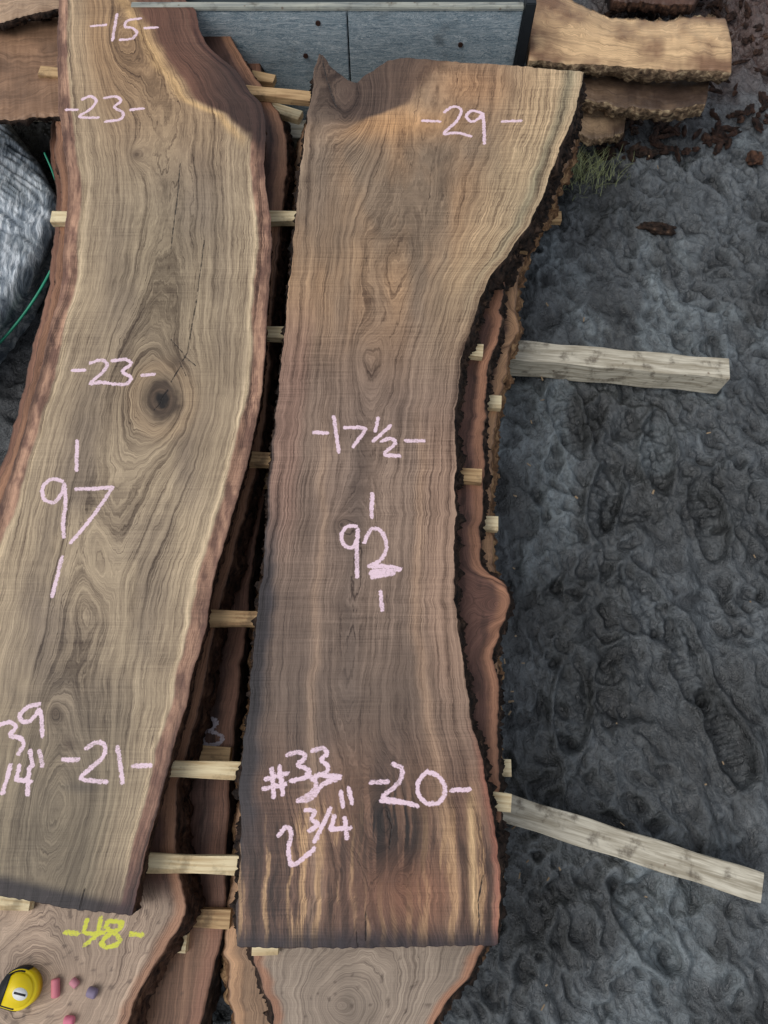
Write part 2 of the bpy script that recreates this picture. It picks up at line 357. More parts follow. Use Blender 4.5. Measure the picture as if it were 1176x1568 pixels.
make_slab('walnut_slab',B_L,B_R,B_T,B_B,H,.07,.0027,colB,
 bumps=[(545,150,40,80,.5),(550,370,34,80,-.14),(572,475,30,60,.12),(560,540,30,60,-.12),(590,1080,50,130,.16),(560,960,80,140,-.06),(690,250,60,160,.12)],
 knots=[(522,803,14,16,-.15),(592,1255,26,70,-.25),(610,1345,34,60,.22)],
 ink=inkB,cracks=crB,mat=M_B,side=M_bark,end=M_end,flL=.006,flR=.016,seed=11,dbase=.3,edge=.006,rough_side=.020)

# ---------------------------------------------------------------- lower layers
z2=H-.095; z3=H-.19; z4=H-.285
M_low=wood_mat('walnut_lower_boards',K=22,c1=.6,c2=.35,ink=(222,222,70),saw=.12,con=.5)
M_low2=wood_mat('walnut_lower_boards_dark',K=20,c1=.55,c2=.4,ink=(200,190,196),saw=.12,con=.5)
def colLow(seed,tan,dark,y0=1340,y1=1400,rim=(150,104,72)):
    def f(px,py,w,ring):
        n=fbm(px/50,py/120,seed,4)
        b=lerp(lin(dark),lin(dark)*2.0,np.clip(.5+n,0,1))
        b=lerp(b,lin((50,32,26)),sm(fbm(px/12,py/40,seed+6,4),.15,.4)*.5)
        b2=lerp(lin(tan),lin(tan)*.72,np.clip(.5+n,0,1))
        b2=lerp(b2,lin((74,56,46)),sm(vnoise(px/9,py/9,seed+8),.72,.9)*.6)
        t=sm(py,y0,y1); b=b*(1-t[:,None])+b2*t[:,None]
        b=lerp(b,lin(rim),sm(np.abs(w)+.03*fbm(py/25,px/50,seed+4,3),.86,.95)*.9)
        b=lerp(b,lin((60,38,30)),sm(np.abs(w),.98,1.)*.7)
        return b
    return f
A2_L=[(100,-120),(96,0),(94,100),(88,180),(84,230),(95,290),(92,350),(84,400),(84,440),(66,500),(50,570),(20,690),(-20,780),(-60,880),(-90,1000),(-110,1200),(-120,1345),(-130,1640)]
A2_R=[(300,-120),(320,0),(380,100),(425,170),(440,215),(440,260),(432,330),(425,400),(415,480),(412,560),(404,650),(392,720),(376,780),(358,850),(343,900),(330,960),(318,1020),(305,1080),(292,1130),(272,1200),(268,1300),(285,1385),(279,1420),(255,1450),(240,1478),(215,1510),(205,1540),(190,1590),(180,1650)]
ink98=[[(100,1428),(119,1429)],[(134,1408),(127,1426),(140,1431),(158,1428)],[(154,1406),(150,1430),(130,1447)],[(186,1412),(166,1410),(160,1420),(178,1430),(186,1442),(168,1452),(152,1446),(164,1432),(182,1424),(188,1414)],[(200,1430),(219,1432)]]
s=make_slab('walnut_slab',A2_L,A2_R,[(100,-80),(305,-80)],[(-125,1630),(182,1630)],z2,.07,.004,colLow(91,(172,146,122),(70,46,37)),
 bumps=[(150,1430,60,30,.1)],knots=[(60,1500,70,60,-.9)],ink=ink98,mat=M_low,side=M_bark_red,end=M_end,flL=.01,flR=.014,seed=21,edge=.007,rough_side=.012)
B2_L=[(490,120),(478,170),(464,250),(458,330),(446,440),(438,560),(428,680),(420,800),(412,900),(400,1000),(392,1100),(386,1200),(384,1300),(384,1400),(385,1450),(400,1500),(413,1540),(425,1590),(430,1650)]
B2_R=[(890,140),(876,200),(852,265),(832,310),(803,365),(778,412),(766,470),(764,520),(746,560),(742,620),(742,700),(738,760),(735,850),(745,880),(773,893),(779,930),(765,965),(752,1000),(764,1040),(765,1100),(765,1190),(766,1300),(762,1400),(745,1445),(727,1480),(722,1500),(690,1525),(665,1555),(652,1600),(645,1650)]
make_slab('walnut_slab',B2_L,B2_R,[(488,160),(884,150)],[(430,1630),(646,1630)],z2,.07,.004,colLow(95,(150,132,114),(84,55,44),1440,1450,(156,106,74)),
 knots=[(520,1540,70,60,-.9),(762,925,24,26,-.5)],mat=M_low2,side=M_bark,end=M_end,flL=.012,flR=.012,seed=31,edge=.011,rough_side=.020)
inkBb=[[(312,1102),(310,1140)],[(312,1104),(328,1100),(334,1108),(314,1118),(338,1124),(342,1134),(328,1142),(306,1138)]]
A3_L=[(x-8,y) for x,y in A2_L]
A3_R=[(330,-120),(380,60),(434,180),(446,250),(444,330),(436,420),(430,520),(424,620),(412,720),(396,800),(384,880),(376,960),(366,1050),(356,1150),(350,1250),(344,1330),(346,1400),(338,1440),(325,1490),(310,1560),(300,1650)]
make_slab('walnut_slab',A3_L,A3_R,[(100,-80),(335,-80)],[(-125,1640),(302,1640)],z3,.07,.006,colLow(97,(136,98,72),(84,58,48),1380,1440,(136,92,68)),
 ink=inkBb,mat=M_low2,side=M_bark,end=M_end,flL=.012,flR=.014,seed=41,edge=.006)
B3_L=[(484,130),(470,180),(450,250),(446,350),(440,500),(432,620),(424,720),(412,820),(398,920),(386,1020),(376,1120),(366,1220),(360,1320),(350,1400),(346,1450),(352,1510),(362,1568),(366,1660)]
B3_R=[(890,160),(878,230),(852,290),(820,350),(795,420),(786,470),(794,505),(778,540),(770,590),(758,650),(754,720),(750,790),(756,850),(758,1000),(764,1100),(762,1300),(752,1420),(725,1478),(700,1510),(670,1560),(640,1660)]
make_slab('walnut_slab',B3_L,B3_R,[(486,170),(884,180)],[(366,1640),(645,1640)],z3,.07,.006,colLow(99,(150,116,84),(78,54,43),1380,1440,(186,140,96)),
 knots=[(780,505,20,24,-.4)],mat=M_low2,side=M_bark_pale,end=M_end,flL=.016,flR=.014,seed=51,edge=.012,rough_side=.018)
make_slab('walnut_slab',[(x+6,y) for x,y in A3_L],[(x-14,y) for x,y in A3_R],[(100,-70),(330,-70)],[(-120,1640),(290,1640)],z4,.07,.008,colLow(101,(100,70,50),(50,32,25)),
 mat=M_low2,side=M_bark,end=M_end,seed=61)
make_slab('walnut_slab',[(x+14,y) for x,y in B3_L],[(x-18,y) for x,y in B3_R],[(500,180),(860,190)],[(390,1640),(630,1640)],z4,.07,.008,colLow(103,(100,70,50),(50,32,25)),
 mat=M_low2,side=M_bark,end=M_end,seed=71)

# ---------------------------------------------------------------- lumber pieces
def lumber_mat(name,a,b,dirt=.3):
    N=NB(name); o=N.obj()
    n1=N.noise(N.map(o,(5,70,70)),1.6,4,.6,.3); n2=N.noise(o,22,4,.65)
    col=N.mix(N.sstep(n1,.3,.7),tuple(lin(a)),tuple(lin(b)))
    col=N.mix(N.sstep(n2,.50,.72,0,dirt),col,tuple(lin((70,58,46))))
    sp=N.sstep(N.voro(o,24),.06,.12,1,0); col=N.mix(N.m('MULTIPLY',sp,.6),col,tuple(lin((96,66,42))))
    N.bump(n1,.5,.0015)
    return N.done(col,.7,.25)
M_pine=lumber_mat('fresh_pine',(244,226,184),(200,172,128),.45)
M_pine2=lumber_mat('stained_pine',(210,176,130),(154,120,84),.6)
M_bunk=lumber_mat('weathered_pine',(216,208,188),(156,146,126),.75)
def plank(name,x0,y0,x1,y1,ztop,wid,th,mat,bev=.0015,jit=.0012):
    a=Vector((*P(x0,y0,ztop),0)); b=Vector((*P(x1,y1,ztop),0)); L=(b-a).length
    nx=max(4,int(L/.02)); prof=[]
    w,h=wid/2,th/2
    for (cx,cz) in [(w,h),(-w,h),(-w,-h),(w,-h)]:
        sx=1 if cx>0 else -1; sz=1 if cz>0 else -1
        p1=(cx-sx*bev,cz); p2=(cx,cz-sz*bev)
        prof+= [p2,p1] if (sx*sz>0) else [p1,p2]
    vs=[];fs=[];n=len(prof)
    rr=random.random()*50
    for i in range(nx+1):
        x=-L/2+L*i/nx
        for j,(py_,pz_) in enumerate(prof):
            q=math.sin(x*31+rr+j)*jit
            vs.append((x,py_+q,pz_+(math.sin(x*17+rr)*jit*.4 if th<.05 else q*.7)))
    for i in range(nx):
        for j in range(n):
            fs.append((i*n+j,i*n+(j+1)%n,(i+1)*n+(j+1)%n,(i+1)*n+j))
    fs.append(tuple(range(n))[::-1]); fs.append(tuple(nx*n+j for j in range(n)))
    fs=[tuple(reversed(f)) for f in fs]
    ob=new_mesh(name,vs,fs,[mat],smooth=False)
    d=b-a; ob.location=((a+b)/2)+Vector((0,0,ztop-th/2)); ob.rotation_euler=(0,0,math.atan2(d.y,d.x))
    return ob
zs=H-.0705
for i,(a,b,c,d,m) in enumerate([(60,107,600,158,M_pine2),(78,331,640,330,M_pine),(652,346,811,374,M_pine2),(150,500,560,512,M_pine),(590,522,740,536,M_pine),
   (200,695,520,706,M_pine2),(560,715,738,728,M_pine2),(150,944,520,948,M_pine2),(120,1172,530,1186,M_pine),(590,1206,783,1230,M_pine),(-60,1314,520,1330,M_pine),(-100,1372,46,1381,M_pine),(386,1447,426,1447,M_pine)]):
    plank('lumber_sticker',a,b,c,d,zs,.036,.0240,m)
zs2=z2-.0705
for (a,b,c,d,m) in [(120,1146,352,1156,M_pine2),(180,1402,352,1408,M_pine2),(120,1440,285,1446,M_pine),(580,1460,727,1461,M_pine),(560,600,768,615,M_pine),(560,790,763,801,M_pine),(560,1172,783,1176,M_pine),(300,126,460,176,M_pine),(300,730,420,735,M_pine2),(100,60,420,120,M_pine2)]:
    plank('lumber_sticker',a,b,c,d,zs2,.036,.0240,m)
zs3=z3-.0705
for (a,b,c,d) in [(140,305,860,330),(110,625,740,640),(0,960,740,970),(0,1300,740,1310)]:
    plank('lumber_sticker',a,b,c,d,zs3,.036,.0240,M_pine2)
zb=z4-.0705
for (a,b,c,d) in [(330,494,1117,564),(330,1098,1168,1360)]:
    plank('timber_bunk',a,b,c,d,zb,.068,zb+.005,M_bunk,.003,.0015)
plank('timber_bunk',170,190,620,200,zb,.075,zb+.005,M_bunk,.003,.0015)

# ---------------------------------------------------------------- mud ground
def axis(lo,hi,st,far):
    c=list(np.arange(lo,hi,st)); a=[];x=lo;d=st
    while x>-far: d*=1.35; x-=d; a.append(x)
    b=[];x=c[-1];d=st
    while x<far: d*=1.35; x+=d; b.append(x)
    return np.array(a[::-1]+c+b)
ax1=axis(-1.9,.1,.012,150); ax2=axis(.1,1.6,.0046,150)
gx=np.concatenate([ax1[ax1<.1],ax2[ax2>=.1]])
gy=axis(-.9,3.2,.0054,150)
GX,GY=np.meshgrid(gx,gy); X=GX.ravel();Y=GY.ravel()
wx=X+.04*fbm(X*6,Y*6,201,3)+.016*fbm(X*22,Y*22,203,2); wy=Y+.04*fbm(X*6,Y*6,205,3)+.016*fbm(X*22,Y*22,207,2)
n1=fbm(wx*2.2,wy*2.2,210,3)
def ridge(a): return 1-np.abs(a)*2.6
n2=ridge(fbm(wx*13+wy*7,wy*9-wx*5,214,2)); n3=ridge(fbm(wx*24+wy*12,wy*17-wx*9,218,2)); n4=fbm(X*85,Y*85,222,2); n5=fbm(wx*6,wy*6,226,3); n6=ridge(fbm(wx*46,wy*34+wx*12,228,2))
mask=sm(fbm(X*3.5,Y*2.2,230,3),-.4,.15); m1=.45+.75*mask
fade=np.where((np.abs(X)<3)&(Y>-2)&(Y<5),1,.3)
Z=(.022*n1+.022*n5+.0115*n2*m1+.0080*n3*m1+.0028*n6*m1+.0012*n4)*fade-.028
def rut(x0,y0,x1,y1,wd,dep):
    a=np.array(P(x0,y0,0));b=np.array(P(x1,y1,0));d=b-a;t=np.clip(((X-a[0])*d[0]+(Y-a[1])*d[1])/(d@d),0,1)
    D=np.hypot(X-a[0]-t*d[0],Y-a[1]-t*d[1])+.02*fbm(X*9,Y*9,240,2)
    return -dep*np.exp(-(D/wd)**2)+dep*.6*np.exp(-((D-wd*1.5)/(wd*.5))**2)
Z+=rut(960,650,900,1200,.05,.014)+rut(1080,700,1130,1300,.05,.016)+rut(900,1300,1150,1560,.06,.012)
for (a,b,r_) in [(1000,930,.5),(1060,1010,.2),(930,760,-.3),(1090,790,.1),(990,1420,.6),(880,1080,-.2),(1120,1130,.3),(870,640,.2),(1010,690,-.1)]:
    cx_,cy_=P(a,b,0); u_=(X-cx_)*math.cos(r_)+(Y-cy_)*math.sin(r_); v_=-(X-cx_)*math.sin(r_)+(Y-cy_)*math.cos(r_)
    e=np.sqrt((u_/.05)**2+(v_/.13)**2)+.15*fbm(X*20,Y*20,245,2)
    Z+=-.024*sm(e,1.05,.85)+.014*np.exp(-((e-1.15)/.15)**2)+.004*np.sin(v_*220)*sm(e,.95,.7)
px,py=Q(X,Y,0*X)
far=(Y>5)|(np.abs(X)>3)
tr=sm(py,230,40)*sm(px,850,980)
Z+=np.where(far,0,tr*.04*(fbm(X*12,Y*12,250,4)+.4))
nn=fbm(X*5,Y*5,260,4)
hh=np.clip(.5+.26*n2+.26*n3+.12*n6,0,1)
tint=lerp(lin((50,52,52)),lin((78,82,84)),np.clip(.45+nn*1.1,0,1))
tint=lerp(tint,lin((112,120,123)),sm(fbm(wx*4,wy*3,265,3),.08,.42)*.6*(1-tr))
tint=tint*(.42+.95*sm(hh,.1,.95))[:,None]  # paints relief shading into the tint: wet troughs darker, dry crests lighter
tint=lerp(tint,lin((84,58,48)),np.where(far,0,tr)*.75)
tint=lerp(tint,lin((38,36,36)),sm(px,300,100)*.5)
ny,nx_=GX.shape; idx=np.arange(ny*nx_).reshape(ny,nx_)
q=np.stack([idx[:-1,:-1],idx[:-1,1:],idx[1:,1:],idx[1:,:-1]],-1).reshape(-1,4)
N=NB('wet_mud'); o=N.obj(); t=N.attr('tint','Color')
a1=N.noise(N.map(o,(1,.7,1),(0,0,.5)),34,5,.66,1.2); a2=N.noise(o,150,3,.6)
f=N.m('ADD',N.m('MULTIPLY',a1,.75),N.m('MULTIPLY',a2,.25))
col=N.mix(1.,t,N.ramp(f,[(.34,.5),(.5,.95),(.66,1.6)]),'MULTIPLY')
N.bump(f,.9,.016)
M_mud=N.done(col,N.sstep(a1,.42,.6,.22,.5),.7)
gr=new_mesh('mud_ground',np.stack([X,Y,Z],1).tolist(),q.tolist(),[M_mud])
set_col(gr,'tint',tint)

# ---------------------------------------------------------------- crate (blue plywood)
def blue_mat():
    N=NB('weathered_blue_plywood'); o=N.obj()
    n=N.noise(N.map(o,(5,5,30)),1.6,5,.72,2.2); n0=N.noise(N.map(o,(14,14,160)),1.4,3,.7); p=N.noise(o,9,4,.6)
    wv=N.m('FRACT',N.m('MULTIPLY',n,9.))
    f=N.m('ADD',N.m('ADD',N.m('MULTIPLY',n,.4),N.m('MULTIPLY',n0,.3)),N.m('MULTIPLY',wv,.3))
    col=N.ramp(f,[(.32,tuple(lin((96,114,124)))),(.5,tuple(lin((154,172,180)))),(.66,tuple(lin((220,224,222))))])
    col=N.mix(N.sstep(p,.54,.75,0,.6),col,tuple(lin((84,90,92))))
    N.bump(f,.4,.002); return N.done(col,.75,.2)
M_blue=blue_mat()
def simple(name,c,rough=.6,metal=0,var=.25,scale=40):
    N=NB(name); o=N.obj(); n=N.noise(o,scale,4,.6)
    l=lin(c); col=N.mix(n,tuple(l*(1-var)),tuple(np.minimum(l*(1+var),1)))
    N.b.inputs['Metallic'].default_value=metal; N.bump(n,.2,.001); return N.done(col,rough,.4)
M_dkmetal=simple('dark_steel',(58,62,66),.5,.6); M_rust=simple('rusty_screw',(70,48,40),.6,.3); M_paleedge=lumber_mat('plywood_edge',(180,180,166),(130,134,130),.6); M_dark=simple('crate_interior_shade',(46,56,60),.8)
def box(name,x0,x1,y0,y1,z0,z1,mat,parent=None,bev=.003):
    import bmesh
    bm=bmesh.new(); bmesh.ops.create_cube(bm,size=1)
    for v in bm.verts: v.co=Vector(((x0+x1)/2+v.co.x*(x1-x0),(y0+y1)/2+v.co.y*(y1-y0),(z0+z1)/2+v.co.z*(z1-z0)))
    bmesh.ops.bevel(bm,geom=bm.edges[:],offset=bev,segments=2,affect='EDGES')
    me=bpy.data.meshes.new(name); bm.to_mesh(me); bm.free(); me.materials.append(mat)
    ob=bpy.data.objects.new(name,me); bpy.context.scene.collection.objects.link(ob)
    if parent: ob.parent=parent
    return ob
crate=bpy.data.objects.new('plywood_crate',None); bpy.context.scene.collection.objects.link(crate)
xl,yl=P(200,6,H); xr,yr=P(803,16,H); yc=(yl+yr)/2
xs_=P(531,12,H)[0]
box('front_panel_left',xl,xs_-.002,yc,yc+.018,.02,H-.012,M_blue,crate)
box('front_panel_right',xs_+.002,xr,yc,yc+.018,.02,H-.012,M_blue,crate)
box('top_rail',xl,xr,yc-.004,yc+.022,H-.011,H+.002,M_paleedge,crate)
box('corner_post',xr+.002,xr+.034,yc-.012,yc+.03,0,H+.02,M_dkmetal,crate)
box('dark_top_board',xl,xr,yc+.024,yc+1.2,H-.08,H-.045,M_dark,crate)  # dark board; the open crate's interior shade is put into its colour
box('back_panel',xl,xr,yc+1.202,yc+1.22,.02,H,M_blue,crate)
box('side_panel',xr-.02,xr-.002,yc+.026,yc+1.198,.02,H-.085,M_blue,crate)
for (a,b) in [(487,35),(468,85),(705,68)]:
    v=b-CY; dy=F*ST-v*CT; k=(yc)/dy; xx=(a-CX)*k; zz=CAMZ-(F*CT+v*ST)*k
    bpy.ops.mesh.primitive_cylinder_add(vertices=20,radius=.008,depth=.004,location=(xx,yc-.002,zz),rotation=(math.pi/2,0,0))
    o_=bpy.context.object; o_.name='screw_head'; o_.data.materials.append(M_rust); o_.parent=crate

# ---------------------------------------------------------------- offcuts
def colTan(seed,a,b):
    def f(px,py,w,ring):
        n=fbm(px/40,py/25,seed,4); c=lerp(lin(a),lin(b),np.clip(.5+n*1.3,0,1))
        c=lerp(c,lin((70,46,32)),sm(np.abs(w),.9,1.)*.6); return grade(c,1.1,.85)
    return f
M_tan=wood_mat('sawn_offcut_face',K=10,c1=.35,c2=.35,saw=.1,con=.45)
def offcut(name,top,bot,z,th,mat,side,colr,seed,bow=.0):
    tw=np.array([P(a,b,z) for a,b in top]); bw=np.array([P(a,b,z) for a,b in bot])
    n=140;m=36
    xs=np.linspace(0,1,n)
    def ev(w):
        s=(w[:,0]-w[0,0])/(w[-1,0]-w[0,0]); return np.interp(xs,s,w[:,0]),np.interp(xs,s,w[:,1])+.008*fbm(xs*14,xs*0,seed,4)
    tx,ty=ev(tw);bx,by=ev(bw)
    V=[];A=[]
    for i in range(n):
        for j in range(m):
            f=j/(m-1)*2
            if f<=1:
                x=tx[i]+(bx[i]-tx[i])*f; y=ty[i]+(by[i]-ty[i])*f; zz=z+bow*math.sin(f*math.pi)
            else:
                q_=f-1; a_=q_*math.pi
                x=bx[i]+(tx[i]-bx[i])*q_; y=by[i]+(ty[i]-by[i])*q_-.012*math.sin(a_); zz=z-th*math.sin(a_)**.6 
            V.append([x,y,zz]); A.append((i,j))
    V=np.array(V); sc=np.where(np.array(A)[:,1]>=m//2,1,.3)
    V[:,2]+=.020*sc*fbm(V[:,0]*30,V[:,1]*30+V[:,2]*20,seed+3,5,.65); V[:,1]+=.018*sc*fbm(V[:,0]*26,V[:,2]*40,seed+8,5,.65)
    F_=[];mi=[]
    for i in range(n-1):
        for j in range(m):
            F_.append((i*m+j,i*m+(j+1)%m,(i+1)*m+(j+1)%m,(i+1)*m+j)); mi.append(0 if j<m//2-1 else 1)
    F_.append(tuple(range(m))[::-1]);mi.append(0); F_.append(tuple((n-1)*m+j for j in range(m)));mi.append(0)
    F_=[tuple(reversed(f)) for f in F_]
    ob=new_mesh(name,V.tolist(),F_,[mat,side],mi)
    px,py=Q(V[:,0],V[:,1],V[:,2]); w=np.clip(np.array(A)[:,1]/(m/2)*2-1,-1,1)
    set_attr(ob,'ring',np.abs(w)*.6+.15*fbm(V[:,0]*6,V[:,1]*20,seed+9,3)+.2); set_attr(ob,'ink',np.full(len(V),.03)); set_attr(ob,'crack',np.full(len(V),.03))
    set_col(ob,'tint',colr(px,py,w,0)); return ob
M_side_pale=bark_mat('split_wood_edge',(46,36,30),(124,102,80),(200,176,140),(.33,.53,.70))
offcut('wood_offcut',[(812,-30),(850,-12),(905,14),(935,28),(1010,32),(1060,28),(1110,26)],[(810,97),(860,100),(930,104),(1000,108),(1060,112),(1120,113)],.30,.09,M_tan,M_side_pale,colTan(301,(206,170,122),(130,96,68)),301,.02)
offcut('wood_offcut',[(880,105),(960,112),(1020,120),(1085,118)],[(885,150),(950,165),(1010,170),(1080,160)],.20,.08,M_tan,M_side_pale,colTan(311,(110,88,68),(70,54,44)),311,.01)
offcut('wood_offcut',[(868,120),(900,125),(958,150)],[(872,200),(905,218),(955,205)],.10,.07,M_tan,M_side_pale,colTan(321,(150,124,94),(80,62,48)),321,.015)
offcut('wood_offcut',[(930,-120),(1000,-110),(1110,-90)],[(940,5),(1010,12),(1060,10)],.16,.1,M_tan,M_bark_red,colTan(331,(92,64,52),(60,43,37)),331,.02)
offcut('wood_offcut',[(-120,48),(-20,44),(92,22)],[(-120,215),(0,188),(96,182)],H-.08,.07,M_tan,M_bark,colTan(341,(146,110,80),(118,88,64)),341,0)
offcut('wood_offcut',[(-120,-60),(0,-60),(100,-60)],[(-120,20),(0,38),(94,14)],H-.03,.06,M_tan,M_bark,colTan(351,(172,142,112),(140,110,84)),351,0)
plank('timber_bunk',-80,60,130,60,H-.16,.09,H-.16,M_bunk,.003,.001)

# ---------------------------------------------------------------- debris
import bmesh
def lump(cx,cy,z,sx,sy,sz,seed,rot):
    bm=bmesh.new(); bmesh.ops.create_icosphere(bm,subdivisions=3,radius=1)
    c,s_=math.cos(rot),math.sin(rot); vs=np.array([v.co[:] for v in bm.verts])
    r=1+.6*fbm(vs[:,0]*2.2+seed,vs[:,1]*2.2+vs[:,2]*1.5,seed%50,4,.6)[:,None]; vs=vs*r
    fs=[[v.index for v in f.verts] for f in bm.faces]; bm.free()
    x=vs[:,0]*sx;y=vs[:,1]*sy
    return np.stack([cx+x*c-y*s_,cy+x*s_+y*c,z+vs[:,2]*sz],1),fs
def lumps(name,items,mat):
    V=[];F_=[];o_=0
    for it in items:
        v,f=lump(*it); V.append(v); F_+=[[i+o_ for i in q] for q in f]; o_+=len(v)
    return new_mesh(name,np.concatenate(V).tolist(),F_,[mat],smooth=False)
x,y=P(1005,350,.0); lumps('bark_chunk',[(x,y,.004,.06,.020,.018,5,-.15),(x+.03,y-.008,.004,.03,.014,.016,6,-.5)],M_bark)
x,y=P(1155,243,.0); lumps('bark_chunk',[(x,y,.0,.03,.03,.016,9,.4)],M_bark_red)
it=[]
M_mulch=bark_mat('bark_mulch_dark',(26,20,18),(64,46,38),(110,82,64))
for i in range(220):
    a=random.uniform(930,1180); b=random.uniform(-60,240)-max(0,(a-1080))*.4; x,y=P(a,b,.0); it.append((x,y,-.004+.022*random.random()*(b<60),random.uniform(.008,.04),random.uniform(.005,.016),random.uniform(.004,.012),i,random.uniform(-1.5,1.5)))
lumps('bark_mulch',it,M_mulch)
it=[]
for i in range(30):
    a=random.uniform(820,1000); b=random.uniform(120,240); x,y=P(a,b,.0); it.append((x,y,-.002,random.uniform(.015,.045),random.uniform(.006,.018),random.uniform(.006,.014),i+60,random.uniform(-1.5,1.5)))
lumps('bark_debris',it,M_bark)
V=[];F_=[]
for i in range(40):
    a=random.uniform(770,1176); b=random.uniform(240,1568); 
    if i%2==0: a=random.uniform(770,850)
    x,y=P(a,b,.0); L=random.uniform(.002,.008); W=random.uniform(.001,.003); r=random.uniform(0,6.28); zz=.004+random.random()*.008
    c,s_=math.cos(r),math.sin(r); o_=len(V)
    for (u,v,w_) in [(-L,-W,0),(L,-W*.6,.003),(L*.8,W,.004),(-L,W,.001)]: V.append((x+u*c-v*s_,y+u*s_+v*c,zz+w_))
    for (u,v,w_) in [(-L,-W,-.003),(L,-W*.6,0),(L*.8,W,.001),(-L,W,-.002)]: V.append((x+u*c-v*s_,y+u*s_+v*c,zz+w_))
    F_+=[[o_+k for k in q] for q in [(0,1,2,3),(4,7,6,5),(0,4,5,1),(1,5,6,2),(2,6,7,3),(3,7,4,0)]]
new_mesh('wood_chips',V,F_,[simple('wood_chip',(150,128,100),.7)],smooth=False)
V=[];F_=[]
for i in range(320):
    a=random.gauss(893,26); b=random.gauss(264,15); x,y=P(a,b,0); h=random.uniform(.02,.06); r=random.uniform(0,6.28); l=random.uniform(.01,.05); w_=.0012
    o_=len(V)
    for k in range(4):
        t_=k/3; ww=w_*(1-t_*.85); xx=x+math.cos(r)*l*t_*t_; yy=y+math.sin(r)*l*t_*t_; zz=h*t_
        V+=[(xx-math.sin(r)*ww,yy+math.cos(r)*ww,zz),(xx+math.sin(r)*ww,yy-math.cos(r)*ww,zz)]
    for k in range(3): F_.append([o_+2*k,o_+2*k+1,o_+2*k+3,o_+2*k+2])
new_mesh('grass_tuft',V,F_,[simple('grass_blade',(150,156,110),.6,0,.4)])

# ---------------------------------------------------------------- wrapped bale
zt=.16
out=[(-260,60),(-60,120),(8,178),(50,235),(82,292),(84,330),(62,378),(20,448),(-20,500),(-120,620),(-300,640)]
pts=np.array([P(a,b,zt) for a,b in out]); cen=pts.mean(0)
pp=np.vstack([pts,pts[:1]]); dl=np.r_[0,np.cumsum(np.hypot(*np.diff(pp,axis=0).T))]; n=300
u=np.linspace(0,dl[-1],n,endpoint=False); ox=np.interp(u,dl,pp[:,0]); oy=np.interp(u,dl,pp[:,1])
V=[];R=60
V.append([cen[0],cen[1],zt+.02])
for k in range(R):
    r_=(k+1)/R
    e=max(0,(r_-.9)/.1); zz=zt+.02*(1-r_)-.03*e*e
    X=cen[0]+(ox-cen[0])*r_;Y=cen[1]+(oy-cen[1])*r_
    zz=zz+.008*fbm(X*9+Y*5,Y*16-X*8,401,4)+.009*(1-2.4*np.abs(fbm(X*26+Y*34,Y*7-X*4,405,3)))
    V+=np.stack([X,Y,zz],1).tolist()
for k in range(1,13):
    f=k/12; off=.004-.035*f+.010*fbm(u*16,u*0+f*1.5,411,4); d=np.stack([ox-cen[0],oy-cen[1]],1); d/=np.linalg.norm(d,axis=1)[:,None]
    V+=np.stack([ox+d[:,0]*off,oy+d[:,1]*off,np.full(n,(zt-.03)*(1-f)-.02*f)],1).tolist()
F_=[(0,1+i,1+(i+1)%n) for i in range(n)]
for r_ in range(R+12-1):
    o0=1+r_*n;o1=o0+n
    for i in range(n): F_.append((o0+i,o1+i,o1+(i+1)%n,o0+(i+1)%n))
N=NB('shrink_wrap'); o=N.obj(); n1=N.noise(N.map(o,(26,5,8),(0,0,.75)),2.2,5,.75,.6); n2=N.noise(o,6,3)
col=N.ramp(n1,[(.36,tuple(lin((92,104,116)))),(.5,tuple(lin((156,165,172)))),(.60,tuple(lin((226,231,234))))])
col=N.mix(N.sstep(n2,.45,.7,0,.4),col,tuple(lin((100,106,104))))
N.bump(n1,.9,.012)
M_wrap=N.done(col,.22,.65)
new_mesh('shrink_wrapped_bale',V,F_,[M_wrap])
def tube(name,pts,r,mat,zlist=None):
    cu=bpy.data.curves.new(name,'CURVE'); cu.dimensions='3D'; cu.bevel_depth=r; cu.bevel_resolution=3
    sp=cu.splines.new('BEZIER'); sp.bezier_points.add(len(pts)-1)
    for b_,p in zip(sp.bezier_points,pts): b_.co=p; b_.handle_left_type=b_.handle_right_type='AUTO'
    ob=bpy.data.objects.new(name,cu); bpy.context.scene.collection.objects.link(ob); cu.materials.append(mat)
    return ob
M_green=simple('green_strap_plastic',(36,140,108),.35)
tube('green_strap',[(*P(100,368,.26),.26),(*P(76,418,.18),.18),(*P(50,462,.12),.12),(*P(20,502,.09),.09),(*P(-20,545,.05),.05)],.0042,M_green)
tube('green_strap',[(*P(68,234,.24),.24),(*P(80,262,.22),.22),(*P(92,300,.2),.20)],.0028,M_green)

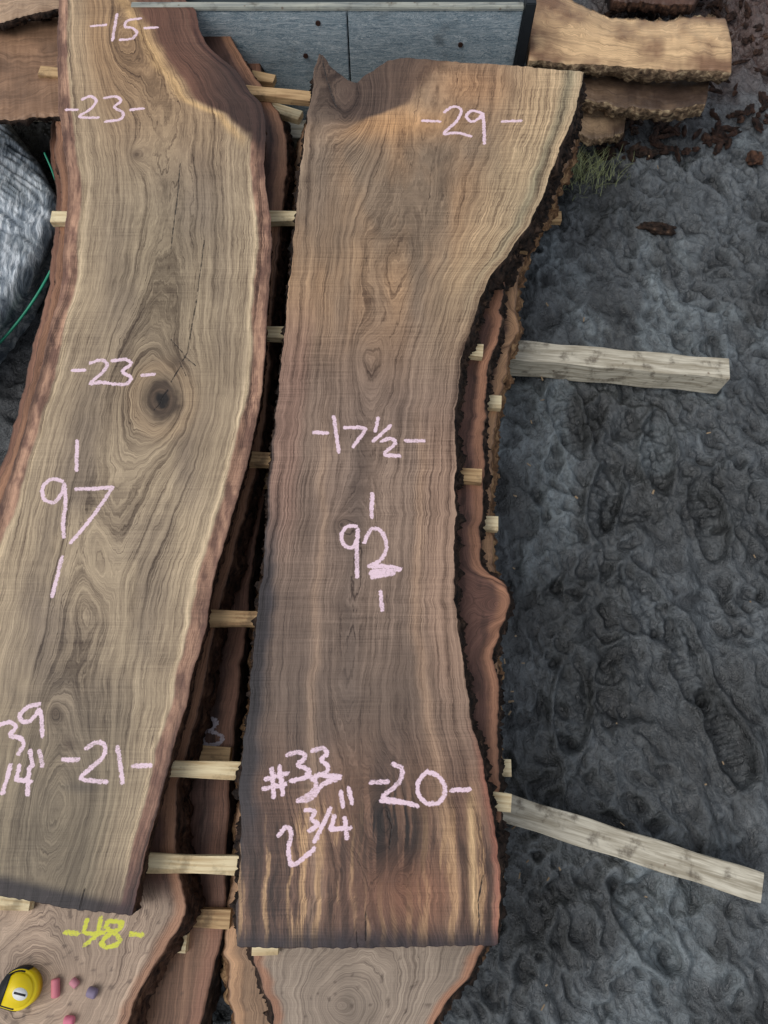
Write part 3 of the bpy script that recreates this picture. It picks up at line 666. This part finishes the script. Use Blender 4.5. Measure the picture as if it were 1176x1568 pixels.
# ---------------------------------------------------------------- tape measure + crayons
tm=bpy.data.objects.new('tape_measure',None); bpy.context.scene.collection.objects.link(tm)
M_y=simple('yellow_plastic',(236,206,20),.35,0,.06); M_k=simple('black_rubber',(24,24,26),.6); M_w=simple('paper_label',(225,225,220),.5,0,.05); M_st=simple('steel_hook',(170,170,170),.3,.9)
def rounded(name,pts,z0,z1,mat,bev,parent):
    bm=bmesh.new(); vs=[bm.verts.new((a,b,z0)) for a,b in pts]; f=bm.faces.new(vs)
    e=bmesh.ops.extrude_face_region(bm,geom=[f]); 
    for v in e['geom']:
        if isinstance(v,bmesh.types.BMVert): v.co.z=z1
    bmesh.ops.recalc_face_normals(bm,faces=bm.faces)
    ed=[e_ for e_ in bm.edges if abs(e_.verts[0].co.z-z1)<1e-6 and abs(e_.verts[1].co.z-z1)<1e-6]
    bmesh.ops.bevel(bm,geom=ed,offset=bev,segments=3,affect='EDGES')
    me=bpy.data.meshes.new(name); bm.to_mesh(me); bm.free(); me.materials.append(mat)
    for p in me.polygons: p.use_smooth=True
    ob=bpy.data.objects.new(name,me); bpy.context.scene.collection.objects.link(ob); ob.parent=parent; return ob
def dshape(r,cut,n=36):
    o_=[]
    for i in range(n):
        a=2*math.pi*i/n; x=r*math.cos(a); y=r*math.sin(a)
        if x<0 and y<0:
            m_=max(abs(math.cos(a)),abs(math.sin(a))); x/=m_**cut; y/=m_**cut
        o_.append((x,y))
    return o_
rounded('case',dshape(.036,.85),0,.034,M_y,.006,tm)
rounded('rubber_grip',[(x*1.07,y*1.07) for x,y in dshape(.036,.85) if x<.012],.004,.029,M_k,.004,tm)
rounded('rubber_face',[(x*.9-.004,y*.9) for x,y in dshape(.036,.85) if x<-.016],.03,.0352,M_k,.0006,tm)
rounded('label',[(x*.42+.008,y*.3-.004) for x,y in dshape(.036,0)],.033,.0349,M_w,.0003,tm)
rounded('label_stripe',[(.0-.004,-.006),(.02,-.006),(.02,-.002),(-.004,-.002)],.034,.0354,M_k,.0002,tm)
rounded('hook',[(-.048,-.036),(-.034,-.036),(-.034,-.03),(-.048,-.03)],.004,.02,M_st,.001,tm)
X0=P(31,1514,z2+.02); tm.location=(X0[0],X0[1],z2+.0005); tm.rotation_euler=(0,0,-.2)
def crayon(px,py,L,r,rot,c):
    x,y=P(px,py,z2+r); bpy.ops.mesh.primitive_cylinder_add(vertices=24,radius=r,depth=L,location=(x,y,z2+r*.98),rotation=(math.pi/2,0,rot))
    o_=bpy.context.object; o_.name='crayon_stub'; b_=o_.modifiers.new('b','BEVEL'); b_.width=r*.45; b_.segments=3
    o_.data.materials.append(simple('crayon_wax',c,.6,0,.12)); 
    for p in o_.data.polygons: p.use_smooth=True
crayon(85,1513,.034,.0085,.15,(206,120,130)); crayon(114,1505,.017,.008,.9,(196,130,140)); crayon(141,1520,.020,.010,1.3,(132,118,140)); crayon(106,1563,.020,.009,1.5,(216,120,140))

# ---------------------------------------------------------------- light
sc=bpy.context.scene
w=bpy.data.worlds.new('World'); sc.world=w; w.use_nodes=True
nt=w.node_tree; bg=nt.nodes['Background']; sky=nt.nodes.new('ShaderNodeTexSky'); sky.sky_type='NISHITA'; sky.sun_disc=False
EL=math.radians(56); AZ=math.radians(-115)
sky.sun_elevation=EL; sky.sun_rotation=AZ
hs=nt.nodes.new('ShaderNodeHueSaturation'); hs.inputs['Saturation'].default_value=.3
nt.links.new(sky.outputs[0],hs.inputs['Color']); nt.links.new(hs.outputs[0],bg.inputs[0]); bg.inputs[1].default_value=.15
sl=bpy.data.lights.new('sun','SUN'); sl.energy=1.35; sl.angle=math.radians(40); sl.color=(1,.98,.95)
so=bpy.data.objects.new('sun',sl); sc.collection.objects.link(so)
d=Vector((math.sin(AZ)*math.cos(EL),math.cos(AZ)*math.cos(EL),math.sin(EL)))
so.rotation_euler=d.to_track_quat('Z','Y').to_euler()
cam=bpy.data.cameras.new('camera'); co=bpy.data.objects.new('camera',cam); sc.collection.objects.link(co)
co.location=(0,0,CAMZ); co.rotation_euler=(TH,0,0); cam.sensor_fit='VERTICAL'; cam.sensor_height=36; cam.lens=F/1568*36; cam.clip_end=1000; cam.clip_start=.02
sc.camera=co
sc.view_settings.view_transform='Standard'; sc.view_settings.look='None'; sc.view_settings.exposure=0
